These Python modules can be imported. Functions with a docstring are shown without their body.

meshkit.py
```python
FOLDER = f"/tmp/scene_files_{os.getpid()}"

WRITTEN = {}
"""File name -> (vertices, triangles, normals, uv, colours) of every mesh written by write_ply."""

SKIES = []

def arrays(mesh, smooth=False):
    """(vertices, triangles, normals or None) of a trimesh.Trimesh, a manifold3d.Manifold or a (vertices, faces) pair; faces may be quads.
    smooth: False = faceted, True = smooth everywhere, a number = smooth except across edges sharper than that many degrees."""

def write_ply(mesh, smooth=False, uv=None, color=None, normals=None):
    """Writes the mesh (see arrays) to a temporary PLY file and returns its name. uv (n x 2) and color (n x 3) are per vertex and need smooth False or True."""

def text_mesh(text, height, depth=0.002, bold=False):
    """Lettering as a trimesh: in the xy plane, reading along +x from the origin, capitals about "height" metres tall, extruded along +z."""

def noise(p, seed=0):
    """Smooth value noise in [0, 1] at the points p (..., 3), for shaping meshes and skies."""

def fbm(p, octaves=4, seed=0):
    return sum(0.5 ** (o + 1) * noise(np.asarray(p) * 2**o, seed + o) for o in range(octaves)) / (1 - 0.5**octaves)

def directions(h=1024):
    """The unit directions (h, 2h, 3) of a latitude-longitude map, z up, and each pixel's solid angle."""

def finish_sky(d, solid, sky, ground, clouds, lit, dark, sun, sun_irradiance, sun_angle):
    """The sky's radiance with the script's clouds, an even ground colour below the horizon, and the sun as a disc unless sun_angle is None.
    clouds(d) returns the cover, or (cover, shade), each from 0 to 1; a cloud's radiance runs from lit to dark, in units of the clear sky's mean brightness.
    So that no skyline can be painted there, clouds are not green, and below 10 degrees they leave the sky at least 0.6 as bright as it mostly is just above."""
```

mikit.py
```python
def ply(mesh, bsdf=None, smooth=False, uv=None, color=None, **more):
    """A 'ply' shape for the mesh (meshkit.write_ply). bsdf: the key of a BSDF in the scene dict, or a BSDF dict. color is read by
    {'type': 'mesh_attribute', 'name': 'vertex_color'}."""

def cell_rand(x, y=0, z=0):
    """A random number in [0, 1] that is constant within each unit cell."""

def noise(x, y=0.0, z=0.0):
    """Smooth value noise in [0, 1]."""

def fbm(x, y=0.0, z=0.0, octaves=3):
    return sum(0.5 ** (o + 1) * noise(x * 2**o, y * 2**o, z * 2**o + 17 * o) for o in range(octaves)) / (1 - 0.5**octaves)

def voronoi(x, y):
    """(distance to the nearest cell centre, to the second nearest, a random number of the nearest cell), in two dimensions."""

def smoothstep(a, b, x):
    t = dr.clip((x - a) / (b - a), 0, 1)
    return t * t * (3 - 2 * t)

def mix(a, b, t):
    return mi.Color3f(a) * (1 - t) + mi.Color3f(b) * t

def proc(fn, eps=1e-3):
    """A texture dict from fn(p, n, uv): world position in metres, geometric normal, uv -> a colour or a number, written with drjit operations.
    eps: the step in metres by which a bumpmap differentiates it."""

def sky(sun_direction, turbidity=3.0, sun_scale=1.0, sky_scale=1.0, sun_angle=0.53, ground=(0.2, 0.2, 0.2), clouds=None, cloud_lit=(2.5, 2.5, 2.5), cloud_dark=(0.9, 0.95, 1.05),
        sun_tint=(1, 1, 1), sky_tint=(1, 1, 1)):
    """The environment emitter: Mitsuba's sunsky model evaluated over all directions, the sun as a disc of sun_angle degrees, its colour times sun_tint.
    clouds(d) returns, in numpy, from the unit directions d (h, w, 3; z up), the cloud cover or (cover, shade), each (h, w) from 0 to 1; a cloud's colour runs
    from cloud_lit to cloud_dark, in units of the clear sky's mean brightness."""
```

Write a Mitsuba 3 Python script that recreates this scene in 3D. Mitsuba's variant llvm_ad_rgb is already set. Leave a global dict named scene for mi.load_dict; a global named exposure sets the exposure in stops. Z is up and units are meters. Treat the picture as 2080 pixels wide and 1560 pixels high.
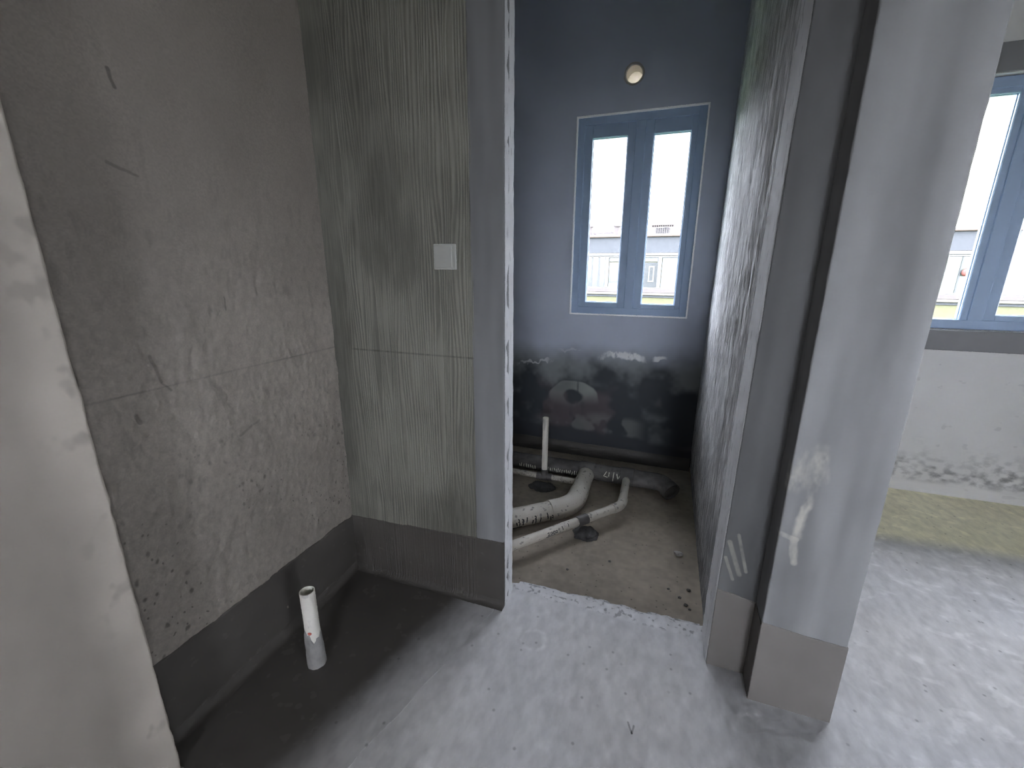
import math
import numpy as np, trimesh, mitsuba as mi, drjit as dr, shapely.geometry as sg, shapely.ops as so
import manifold3d as m3
import mikit, meshkit
from mikit import noise, fbm, voronoi, smoothstep, mix, proc

T = mi.ScalarTransform4f
scene, labels = {}, {}

# ------------------------------------------------------------------ camera, sky, exposure
EYE = np.array([0.0, 0.0, 1.36])
YN = 1.386          # niche back wall and door strip
RIGHT = np.array([0.941, 0.339, 0.004]); UP = np.array([-0.092, 0.245, 0.965]); FWD = np.array([-0.326, 0.908, -0.262])
scene['camera'] = {'type': 'perspective', 'fov': 99.955, 'fov_axis': 'x', 'near_clip': 0.02, 'far_clip': 500.0,
                   'to_world': T().look_at(origin=EYE.tolist(), target=(EYE + FWD).tolist(), up=UP.tolist())}


def overcast(d):
    return np.ones(d.shape[:2]), 0.35 * meshkit.fbm(d * 2.5, 3, 5)


scene['sky'] = mikit.sky([-0.3, -0.4, 0.85], turbidity=4.0, sun_scale=0.0, sky_scale=1.0, ground=(0.25, 0.25, 0.23), clouds=overcast,
                         cloud_lit=(2.35, 2.48, 2.78), cloud_dark=(1.88, 1.98, 2.22))
exposure = 7.3

# ------------------------------------------------------------------ helpers


def add(key, mesh, bsdf, smooth=False, **more):
    base, n = key, 0
    while key in scene:
        n += 1
        key = f'{base}_{n:03d}'
    scene[key] = mikit.ply(mesh, bsdf, smooth, **more)
    return key


def struct(key, mesh, bsdf, smooth=False, label=None):
    k = add(key, mesh, bsdf, smooth)
    labels[k] = {'kind': 'structure'}
    if label:
        labels[k]['label'] = label
    return k


def say(key, label, cat, group=None, kind=None):
    labels[key] = {'label': label, 'category': cat}
    if group:
        labels[key]['group'] = group
    if kind:
        labels[key]['kind'] = kind


def box(x0, x1, y0, y1, z0, z1, c=0.0):
    lo, hi = np.array([x0, y0, z0]), np.array([x1, y1, z1])
    if c <= 0:
        return trimesh.creation.box(bounds=[lo, hi])
    pts = []
    for k in range(3):
        a, b = lo + c, hi - c
        a[k], b[k] = lo[k], hi[k]
        pts += [[(a, b)[i][0], (a, b)[j][1], (a, b)[l][2]] for i in (0, 1) for j in (0, 1) for l in (0, 1)]
    return trimesh.convex.convex_hull(np.array(pts))


def join(*ms):
    return trimesh.util.concatenate(list(ms))


def prism(poly, z0, z1, amp=0.0015, r=0.005, step=0.035, zstep=0.03, xf=None, seed=0):
    """A plastered wall: footprint poly with softened corners, its faces a little uneven; xf moves the finished points."""
    g = sg.Polygon(poly).buffer(0)
    if r:
        g = g.buffer(-r, join_style=2).buffer(r, quad_segs=3)
    g = sg.polygon.orient(g.segmentize(step))
    ring = np.array(g.exterior.coords)[:-1]
    n = len(ring)
    t = np.roll(ring, -1, 0) - np.roll(ring, 1, 0)
    nrm = np.stack([t[:, 1], -t[:, 0]], 1)
    nrm /= np.linalg.norm(nrm, axis=1, keepdims=True)
    zs = np.linspace(z0, z1, max(2, int((z1 - z0) / zstep) + 1))
    P = np.concatenate([np.repeat(ring[None], len(zs), 0), np.repeat(zs[:, None], n, 1)[..., None]], -1)
    d = amp * 2 * (meshkit.fbm(P * 14.0, 3, seed) - 0.5) + amp * 1.3 * (meshkit.noise(P * np.array([60, 60, 45.0]), seed + 9) - 0.5)
    P[..., :2] += nrm[None] * d[..., None]
    i, j = np.meshgrid(np.arange(len(zs) - 1), np.arange(n), indexing='ij')
    q = np.stack([i * n + j, i * n + (j + 1) % n, (i + 1) * n + (j + 1) % n, (i + 1) * n + j], -1).reshape(-1, 4)
    f = np.vstack([q[:, [0, 1, 2]], q[:, [0, 2, 3]]])
    v = P.reshape(-1, 3)
    cv, cf = trimesh.creation.triangulate_polygon(sg.Polygon(ring), engine='earcut')
    idx = np.array([np.argmin(((ring - c) ** 2).sum(1)) for c in cv])
    cf = idx[cf]
    a, b, c = (ring[cf[:, k]] for k in range(3))
    flip = (b[:, 0] - a[:, 0]) * (c[:, 1] - a[:, 1]) - (b[:, 1] - a[:, 1]) * (c[:, 0] - a[:, 0]) < 0
    cf[flip] = cf[flip][:, ::-1]
    f = np.vstack([f, cf + (len(zs) - 1) * n, cf[:, ::-1]])
    if xf is not None:
        v = xf(v)
    return trimesh.Trimesh(v, f, process=False)


def np_step(a, b, x):
    t = np.clip((x - a) / (b - a), 0, 1)
    return t * t * (3 - 2 * t)


def combing(h, z, seed, pitch=0.0115, wob=0.0035):
    """Height (0 to 1) of hand-combed vertical grooves, fading where the trowel passed over them."""
    q = lambda a, b, k=0: meshkit.fbm(np.stack([a, b, np.full_like(a, k + seed)], -1), 3, seed + k)
    w = h + wob * (q(h * 5, z * 2.2) - 0.5) * 4 + 0.35 * wob * (q(h * 24, z * 8, 1) - 0.5) * 2
    ph = 2.2 * (meshkit.noise(np.stack([w / pitch * 0.45, z * 3.0, np.full_like(h, seed)], -1), seed) - 0.5)
    g = 0.5 + 0.5 * np.sin(2 * np.pi * (w / pitch + ph))
    g = g * (0.55 + 0.45 * meshkit.noise(np.stack([w / pitch * 0.9, z * 5.0, np.full_like(h, seed + 1)], -1), seed + 1))
    chop = meshkit.noise(np.stack([w / pitch * 2.6, z * 11, np.full_like(h, seed + 3)], -1), seed + 3)
    on = np_step(0.36, 0.58, q(h * 3.0, z * 1.3, 5))
    return (0.75 * g + 0.25 * chop) * (0.42 + 0.58 * on)


def sheet(h0, h1, z0, z1, dh, dz, fn, place):
    """A finely gridded wall face: fn(h, z) its relief in metres, place(h, z, d) the points. uv-less, smooth shaded."""
    hs, zs = np.linspace(h0, h1, int((h1 - h0) / dh) + 1), np.linspace(z0, z1, int((z1 - z0) / dz) + 1)
    H, Z = np.meshgrid(hs, zs)
    V = place(H, Z, fn(H, Z)).reshape(-1, 3)
    n = len(hs)
    i, j = np.meshgrid(np.arange(len(zs) - 1), np.arange(n - 1), indexing='ij')
    q = np.stack([i * n + j, i * n + j + 1, (i + 1) * n + j + 1, (i + 1) * n + j], -1).reshape(-1, 4)
    return V, np.vstack([q[:, [0, 1, 2]], q[:, [0, 2, 3]]])


def tube(path, r, sides=28, cap=True, axis=None):
    """A pipe along a polyline with mitred joints; r a number or one per point."""
    p = np.asarray(path, float)
    rr = np.broadcast_to(np.asarray(r, float), (len(p),))
    seg = np.diff(p, axis=0) if axis is None else np.repeat(np.asarray(axis, float)[None], len(p) - 1, 0)
    seg /= np.linalg.norm(seg, axis=1, keepdims=True)
    tan = np.vstack([seg[:1], seg[1:] + seg[:-1], seg[-1:]])
    tan /= np.linalg.norm(tan, axis=1, keepdims=True)
    a = np.cross(tan[0], [0, 0, 1.0] if abs(tan[0][2]) < 0.9 else [1.0, 0, 0])
    ang = np.arange(sides) * 2 * np.pi / sides
    V = []
    for k in range(len(p)):
        a = a - tan[k] * (a @ tan[k]); a /= np.linalg.norm(a)
        b = np.cross(tan[k], a)
        V.append(p[k] + rr[k] * (np.cos(ang)[:, None] * a + np.sin(ang)[:, None] * b))
    V = np.array(V)
    m = len(p)
    i, j = np.meshgrid(np.arange(m - 1), np.arange(sides), indexing='ij')
    q = np.stack([i * sides + j, i * sides + (j + 1) % sides, (i + 1) * sides + (j + 1) % sides, (i + 1) * sides + j], -1).reshape(-1, 4)
    f = [q[:, [0, 1, 2]], q[:, [0, 2, 3]]]
    v = V.reshape(-1, 3)
    if cap:
        k = np.arange(1, sides - 1)
        f.append(np.stack([0 * k, k + 1, k], 1))
        o = (m - 1) * sides
        f.append(np.stack([0 * k + o, o + k, o + k + 1], 1))
    return trimesh.Trimesh(v, np.vstack(f), process=False)


def bend(a, b, c, r, n=7):
    """Points of a rounded corner at b between a and c."""
    a, b, c = (np.asarray(x, float) for x in (a, b, c))
    u, w = (a - b) / np.linalg.norm(a - b), (c - b) / np.linalg.norm(c - b)
    s, e = b + u * r, b + w * r
    t = np.linspace(0, 1, n)[:, None]
    return (1 - t) ** 2 * s + 2 * t * (1 - t) * b + t ** 2 * e


def lathe(profile, centre=(0, 0, 0), sections=40):
    m = trimesh.creation.revolve(np.array(profile, float), sections=sections)
    m.apply_translation(centre)
    return m


def lump(centre, size, seed, sub=3, rough=0.35):
    m = trimesh.creation.icosphere(subdivisions=sub)
    v = m.vertices
    v = v * (1 + rough * (meshkit.fbm(v * 2.2 + seed * 3.1, 4, seed)[:, None] - 0.5) * 2)
    v = v * np.asarray(size)
    m.vertices = v + np.asarray(centre)
    return m


# ------------------------------------------------------------------ materials
def rgb(c):
    return {'type': 'rgb', 'value': list(c)}


def plain(key, c, rough=0.7, spec=0.3, **more):
    scene[key] = {'type': 'twosided', 'bsdf': {'type': 'principled', 'base_color': rgb(c), 'roughness': rough, 'specular': spec, **more}}


def textured(key, color, height=None, scale=1.0, rough=0.8, spec=0.25, eps=1e-3):
    b = {'type': 'principled', 'base_color': proc(color), 'roughness': rough, 'specular': spec}
    if height is not None:
        b = {'type': 'bumpmap', 'tex': proc(height, eps), 'scale': scale, 'bsdf': b}
    scene[key] = {'type': 'twosided', 'bsdf': b}


def gauss(x, c, w):
    return dr.exp(-dr.square((x - c) / w))


def grey(a, tint=(1, 1, 1)):
    return mi.Color3f(a * tint[0], a * tint[1], a * tint[2])


def stroke(h, z, h0, z0, h1, z1, w):
    """1 on a short straight scratch, falling to 0 at distance w."""
    dx, dz = h1 - h0, z1 - z0
    L = dx * dx + dz * dz
    t = dr.clip(((h - h0) * dx + (z - z0) * dz) / L, 0, 1)
    d = dr.sqrt(dr.square(h - h0 - t * dx) + dr.square(z - z0 - t * dz))
    return 1 - smoothstep(w * 0.4, w, d)


# near wall on the left: trowelled smooth plaster, paler and chipped along the corner
def near_col(p, n, uv):
    s = fbm(p.y * 5 + 3, p.z * 3, p.x * 5, 4)
    e = smoothstep(0.40, 0.50, p.y + 0.05 * (noise(p.z * 9, p.y * 6) - 0.5))
    sc = smoothstep(0.62, 0.8, fbm(p.y * 22, p.z * 16, 2.0, 3)) * e
    return grey(0.245 + 0.13 * (s - 0.5) + 0.14 * e - 0.09 * sc, (1.10, 0.99, 0.86))


def near_h(p, n, uv):
    return fbm(p.y * 16, p.z * 13, p.x * 16, 3) * 0.6 + 0.4 * fbm(p.y * 60, p.z * 45, 1.0, 2) * smoothstep(0.38, 0.5, p.y)


textured('near_plaster', near_col, near_h, 0.006)


# left wall of the niche: rough plaster, trowel swirls, blow holes towards the bottom, a pencil line at one metre
def pits(p):
    h, z = p.y + 0.012 * noise(p.y * 45, p.z * 45), p.z + 0.012 * noise(p.y * 45 + 5, p.z * 45)
    d, _, c = voronoi(h * 24, z * 17)
    e, _, c2 = voronoi(h * 52 + 3, z * 38)
    low = smoothstep(1.15, 0.45, p.z) * smoothstep(0.36, 0.60, fbm(p.y * 5 + 7, p.z * 5, 0.0, 3))
    return dr.maximum((1 - smoothstep(0.05, 0.19, d / (0.2 + c))) * smoothstep(0.62, 0.72, c), (1 - smoothstep(0.06, 0.2, e)) * smoothstep(0.72, 0.8, c2)) * low


def rough_col(p, n, uv):
    h, z = p.y + 0.006 * (noise(p.y * 50, p.z * 50) - 0.5), p.z + 0.006 * (noise(p.y * 50 + 9, p.z * 50) - 0.5)
    a = 0.205 + 0.08 * (fbm(h * 3 + 11, z * 2.2, 0.0, 4) - 0.5)
    sx, sz = h + 0.12 * noise(h * 4, z * 4), z + 0.16 * noise(h * 3 + 5, z * 3)
    sw = smoothstep(0.58, 0.85, fbm(sx * 48, sz * 17, 3.0, 4)) * smoothstep(1.9, 1.3, z)
    line = gauss(p.z, 1.043, 0.0026) * (0.3 + 0.7 * noise(h * 25, 1.0))
    sc = (stroke(h, z, 0.77, 1.765, 0.76, 1.80, 0.006) + 0.6 * stroke(h, z, 0.72, 1.595, 0.78, 1.575, 0.005) + 0.6 * stroke(h, z, 0.72, 1.13, 0.735, 1.06, 0.006) + 0.7 * stroke(h, z, 0.735, 1.055, 0.755, 1.03, 0.004)
          + stroke(h, z, 0.66, 0.985, 0.665, 0.965, 0.008) + 0.8 * stroke(h, z, 0.95, 1.27, 0.952, 1.23, 0.003) + 0.5 * stroke(h, z, 0.93, 0.83, 1.0, 0.86, 0.006))
    a = a * (1 - 0.16 * sw) * (1 - 0.55 * pits(p)) * (1 - 0.35 * line) * (1 - 0.45 * dr.minimum(sc, 1))
    sand = noise(h * 260, z * 260, p.x * 260)
    a = a * (1 + 0.30 * (fbm(h * 75, z * 60, 2.0, 3) - 0.5) * smoothstep(1.9, 0.9, z))
    return grey(a * (0.93 + 0.14 * sand), (1.12, 1.0, 0.87))


textured('rough_plaster', rough_col, None)


# combed plaster, paler on its ridges
def comb_col(p, n, uv):
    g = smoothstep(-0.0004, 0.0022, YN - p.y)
    h = p.x
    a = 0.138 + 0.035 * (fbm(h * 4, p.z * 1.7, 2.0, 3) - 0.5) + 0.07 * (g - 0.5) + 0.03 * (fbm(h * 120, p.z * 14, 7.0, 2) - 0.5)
    line = gauss(p.z, 1.042, 0.0035) * smoothstep(-1.19, -1.16, p.x) * (0.4 + 0.6 * noise(p.x * 90, 1.0))
    return grey(a * (1 - 0.45 * line), (1.02, 1.0, 0.84))


textured('combed_plaster', comb_col, None)


# bathroom side wall: the same combing, coarser and paler
def comb2_col(p, n, uv):
    g = smoothstep(0.0, 0.005, 0.252 + 0.010 * dr.maximum(p.z - 0.3, 0) - p.x)
    d = smoothstep(0.45, 0.75, fbm(p.y * 3.5, p.z * 1.6, 9.0, 3)) * smoothstep(0.1, 0.5, p.z) * smoothstep(1.5, 0.9, p.z)
    sill_shade = smoothstep(0.55, 0.25, p.z + 0.12 * (fbm(p.y * 6, p.z * 3, 1.0, 2) - 0.5))  # shade below the window sill painted into the wall colour
    k = smoothstep(0.35, 0.70, fbm(p.y * 95, p.z * 16, 7.0, 3))
    return grey((0.52 + 0.24 * (g - 0.5) - 0.10 * d) * (0.68 + 0.42 * k) * (1 - 0.45 * sill_shade), (0.99, 0.99, 1.01))


textured('combed_pale_plaster', comb2_col, None)


# smooth cement of the pier and the door jambs
def smooth_col(p, n, uv):
    h = p.x + 0.8 * p.y
    a = 0.27 + 0.26 * (fbm(h * 11 + 20, p.z * 0.7, 0.0, 3) - 0.5) + 0.08 * (fbm(h * 14, p.z * 4, 6.0, 3) - 0.5)
    return_shade_tone = smoothstep(1.292, 1.300, p.y)  # darker cement on the set-back strips, painted shade on the pier return
    c = grey(a * (1 - 0.40 * return_shade_tone), (0.985, 0.995, 1.0))
    w = 0.030 * (fbm(p.x * 34, p.z * 26, 5.0, 3) - 0.5)
    front = smoothstep(1.33, 1.31, p.y)
    s = (smoothstep(0.045, 0.0, dr.abs(p.x - 0.392 - 0.25 * (p.z - 0.82) + w)) * smoothstep(0.74, 0.80, p.z + w) * smoothstep(0.92, 0.85, p.z - w)
         + smoothstep(0.016, 0.004, dr.abs(p.x - 0.408 + w * 0.5 - 0.1 * (p.z - 0.65))) * smoothstep(0.60, 0.63, p.z) * smoothstep(0.80, 0.74, p.z)
         + stroke(p.x + w * 0.5, p.z, 0.367, 0.618, 0.402, 0.607, 0.010) + stroke(p.x + w * 0.4, p.z, 0.400, 0.60, 0.412, 0.53, 0.012)
         + stroke(p.x + w * 0.3, p.z, 0.425, 0.89, 0.437, 0.80, 0.022) * 0.7) * front
    back = smoothstep(1.36, 1.38, p.y) * smoothstep(1.40, 1.39, p.y) * smoothstep(0.24, 0.25, p.x)
    s2 = (stroke(p.x, p.z, 0.258, 0.50, 0.300, 0.385, 0.010) + stroke(p.x, p.z, 0.281, 0.53, 0.318, 0.40, 0.007) + stroke(p.x, p.z, 0.253, 0.44, 0.283, 0.362, 0.007)) * back
    grain = 0.35 + 0.65 * fbm(p.x * 90, p.z * 45, 0.0, 2)
    c = mix(c, (0.52, 0.50, 0.44), dr.clip(s, 0, 1) * smoothstep(0.25, 0.75, grain * 0.5 + 0.5 * fbm(p.x * 22, p.z * 12, 8.0, 3) - 0.1) * 0.75)
    return mix(c, (0.40, 0.39, 0.34), dr.clip(s2, 0, 1) * grain * 0.75)


def smooth_h(p, n, uv):
    h = p.x + 0.8 * p.y
    return 0.6 * fbm(h * 9, p.z * 5, 1.0, 3) + 0.16 * fbm(h * 50, p.z * 34, 2.0, 2)


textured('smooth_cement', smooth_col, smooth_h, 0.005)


# inner faces of the door opening: pale, rubbed along the edges
def jamb_col(p, n, uv):
    a = 0.47 + 0.12 * (fbm(p.y * 12, p.z * 5, p.x * 3, 4) - 0.5)
    ch = smoothstep(0.70, 0.80, fbm(p.y * 70, p.z * 18, 4.0, 3))
    return grey(a * (1 - 0.30 * ch), (0.985, 0.99, 1.01))


def jamb_h(p, n, uv):
    return fbm(p.y * 70, p.z * 18, 3.0, 3)


textured('jamb_cement', jamb_col, jamb_h, 0.006)


# dark waterproofing coat
def coat_col(p, n, uv):
    a = 0.058 + 0.026 * (fbm(p.x * 4 + 3, p.y * 4, p.z * 6, 3) - 0.5)
    tr = smoothstep(0.70, 0.78, fbm(p.x * 30 + p.y * 9, p.y * 30 - p.x * 9, p.z * 30, 3)) * 0.012
    return grey(a + tr, (1.08, 0.985, 0.88))


def coat_h(p, n, uv):
    return 0.8 * fbm(p.x * 9, p.y * 9, p.z * 9, 3)


textured('waterproof_coat', coat_col, coat_h, 0.004, rough=0.55, spec=0.4)


def coat_pale_col(p, n, uv):
    a = 0.175 + 0.05 * (fbm(p.x * 6 + 3, p.y * 6, p.z * 5, 3) - 0.5)
    return grey(a, (1.06, 0.985, 0.91))


textured('waterproof_coat_thin', coat_pale_col, coat_h, 0.003, rough=0.6, spec=0.35)


# concrete floor
def floor_col(p, n, uv):
    a = 0.40 + 0.11 * (fbm(p.x * 2.6, p.y * 2.6, 0.0, 4) - 0.5) + 0.14 * (fbm(p.x * 42, p.y * 24, 1.0, 4) - 0.5)
    r = dr.sqrt(dr.square(p.x + 0.363) + dr.square(p.y - 1.268))
    ring = gauss(r, 0.045, 0.008) * noise(p.x * 60, p.y * 60) * 0.10
    wx, wy = p.x + 0.1 * noise(p.x * 5, p.y * 5), p.y + 0.1 * noise(p.x * 5 + 7, p.y * 5)
    bump_glint = smoothstep(0.60, 0.78, fbm(wx * 16, wy * 26, 5.0, 4)) * smoothstep(0.3, 1.0, p.x) * 0.06  # pale streaks paint the highlights of the floor bumps
    v = (stroke(p.x, p.y, 0.000, 1.075, 0.014, 1.045, 0.004) + stroke(p.x, p.y, 0.014, 1.045, 0.018, 1.07, 0.004))
    dots = (1 - smoothstep(0.03, 0.10, voronoi(p.x * 14, p.y * 14)[0])) * smoothstep(0.72, 0.8, voronoi(p.x * 14, p.y * 14)[2])
    olive = smoothstep(2.44, 2.60, p.y + 0.06 * (noise(p.x * 4, 1.0) - 0.5)) * smoothstep(0.4, 0.6, p.x)
    rim = smoothstep(1.480, 1.500, p.y + 0.02 * (fbm(p.x * 12, 2.0, 0.0, 2) - 0.5)) * smoothstep(-0.54, -0.52, p.x) * smoothstep(0.30, 0.25, p.x) * smoothstep(1.7, 1.6, p.y)
    a = a * (1 - rim * 0.5 * smoothstep(0.55, 0.75, fbm(p.x * 70, p.y * 70, 9.0, 3))) + 0.035 * rim
    a = (a + ring + bump_glint) * (1 - 0.45 * v) * (1 - 0.35 * dots)
    warm = fbm(p.x * 1.7 + 4, p.y * 1.7, 3.0, 2)
    c = grey(a, (0.975, 0.985, 1.04))
    c = mix(c, grey(a, (1.03, 0.99, 0.96)), warm)
    return mix(c, grey(a * 1.5, (1.07, 1.0, 0.74)), olive)


def floor_h(p, n, uv):
    wx, wy = p.x + 0.1 * noise(p.x * 5, p.y * 5), p.y + 0.1 * noise(p.x * 5 + 7, p.y * 5)
    return 0.5 * fbm(p.x * 16, p.y * 16, 0.0, 3) + 0.5 * fbm(wx * 16, wy * 26, 5.0, 4) + 0.12 * fbm(p.x * 120, p.y * 90, 2.0, 2)


textured('concrete_floor', floor_col, floor_h, 0.013)


def niche_floor_col(p, n, uv):
    e = -0.553 - 0.24 * (YN - p.y) - p.x + 0.05 * (fbm(p.x * 14, p.y * 9, 4.0, 3) - 0.5)  # coat colour fades along the doorway shadow edge, painting its penumbra
    return mix(floor_col(p, n, uv), coat_col(p, n, uv), smoothstep(0.02, 0.22, e))


textured('niche_floor_coat', niche_floor_col, coat_h, 0.004, rough=0.6, spec=0.35)


def bath_floor_col(p, n, uv):
    a = 0.20 + 0.10 * (fbm(p.x * 4, p.y * 4, 0.0, 4) - 0.5) + 0.05 * (fbm(p.x * 40, p.y * 40, 1.0, 2) - 0.5)
    d = (1 - smoothstep(0.04, 0.14, voronoi(p.x * 26, p.y * 26)[0])) * smoothstep(0.86, 0.9, voronoi(p.x * 26, p.y * 26)[2])
    return grey(a * (1 - 0.5 * d), (1.15, 0.99, 0.80))


def bath_floor_h(p, n, uv):
    return 0.6 * fbm(p.x * 20, p.y * 20, 0.0, 3) + 0.15 * fbm(p.x * 120, p.y * 120, 2.0, 2)


textured('dusty_concrete', bath_floor_col, bath_floor_h, 0.006)


# bathroom window wall: dark coat, lightened blue above as window glare, blackish patched coat below
def back_col(p, n, uv):
    x, z = p.x, p.z
    w = 0.06 * (fbm(x * 7, z * 7, 0.0, 3) - 0.5)
    up = mix((0.34, 0.37, 0.44), (0.44, 0.48, 0.57), fbm(x * 2, z * 2, 3.0, 3))
    m = fbm(x * 5 + 2, z * 5, 1.0, 4)
    low = mix((0.040, 0.046, 0.053), (0.19, 0.207, 0.21), smoothstep(0.36, 0.80, m + 0.42 * smoothstep(0.40, 0.72, z) - 0.14))
    low = mix(low, (0.105, 0.080, 0.088), smoothstep(0.56, 0.70, fbm(x * 5 + 9, z * 5, 6.0, 3)) * 0.7 * smoothstep(0.55, 0.4, z))
    wx, wz = x + 0.9 * w, z + 0.6 * (fbm(x * 9 + 4, z * 9, 2.0, 2) - 0.5) * 0.08
    r = dr.sqrt(dr.square((wx + 0.63) / 0.20) + dr.square((wz - 0.385) / 0.14))
    ring = smoothstep(0.30, 0.46, r) * smoothstep(1.04, 0.94, r) * smoothstep(-0.11, 0.03, wz - 0.39 - 0.25 * dr.abs(x + 0.66)) * (1 - 0.6 * smoothstep(0.010, 0.004, dr.abs(x + 0.600)))
    low = mix(low, (0.27, 0.29, 0.27), ring * (0.45 + 0.4 * smoothstep(-0.7, -0.5, x)))
    patch = smoothstep(0.30, 0.42, fbm(x * 7, z * 7 + 3, 9.0, 3)) * smoothstep(0.10, 0.14, z + 0.06 * (x + 0.3) + w) * smoothstep(0.30, 0.22, z + w) * smoothstep(-0.95, -0.85, x) * smoothstep(-0.05, -0.2, x)
    low = mix(low, (0.19, 0.20, 0.19), patch * 0.55)
    skirt = smoothstep(0.13, 0.08, z + 0.06 * (x + 0.3) + w * 0.5)
    low = mix(low, (0.040, 0.043, 0.050), skirt)
    edge = smoothstep(0.62, 0.84, z + w * 1.5)
    c = mix(low, up, edge)
    t1, t2 = fbm(x * 26, z * 14, 5.0, 3) - 0.5, fbm(x * 60, z * 30, 2.0, 3)
    bare = (smoothstep(0.030, 0.012, dr.abs(z - 0.748 + 0.05 * t1 + 0.022 * dr.square((x + 0.29) / 0.15))) * smoothstep(-0.45, -0.36, x + 0.08 * t1) * smoothstep(-0.10, -0.17, x + 0.05 * t1)
            + smoothstep(0.018, 0.008, dr.abs(z - 0.738 + 0.04 * t1)) * smoothstep(-0.08, -0.05, x) * smoothstep(0.03, 0.0, x)
            + 0.5 * smoothstep(0.014, 0.003, dr.abs(z - 0.640 - 0.14 * (x + 1.0) + 0.09 * t1)) * smoothstep(-1.12, -1.0, x) * smoothstep(-0.78, -0.88, x)
            + 0.3 * smoothstep(0.012, 0.003, dr.abs(z - 0.755 + 0.06 * t1)) * smoothstep(-0.78, -0.70, x) * smoothstep(-0.55, -0.63, x))
    return mix(c, (0.66, 0.67, 0.68), dr.clip(bare, 0, 1) * smoothstep(0.26, 0.55, t2 + 0.12))


def back_h(p, n, uv):
    return fbm(p.x * 10, p.z * 10, 2.0, 4)


textured('dark_wall_coat', back_col, back_h, 0.006, rough=0.6, spec=0.35)


# wall below the living room window
def room_col(p, n, uv):
    a = 0.53 + 0.08 * (fbm(p.x * 3, p.z * 3, 0.0, 4) - 0.5)
    dirt = smoothstep(0.36, 0.10, p.z + 0.25 * (fbm(p.x * 9, p.z * 7, 2.0, 3) - 0.5)) * smoothstep(0.30, 0.85, fbm(p.x * 30, p.z * 40, 4.0, 4)) * smoothstep(0.05, 0.12, p.z)
    mk = smoothstep(0.74, 0.80, fbm(p.x * 16, p.z * 22, 7.0, 3)) * 0.5
    pale = smoothstep(0.09, 0.05, p.z + 0.04 * (noise(p.x * 7, 3.0) - 0.5))
    return grey(a * (1 - 0.60 * dirt - 0.25 * mk) + 0.05 * pale, (1.0, 0.985, 0.965))


textured('room_plaster', room_col, near_h, 0.004)

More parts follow.
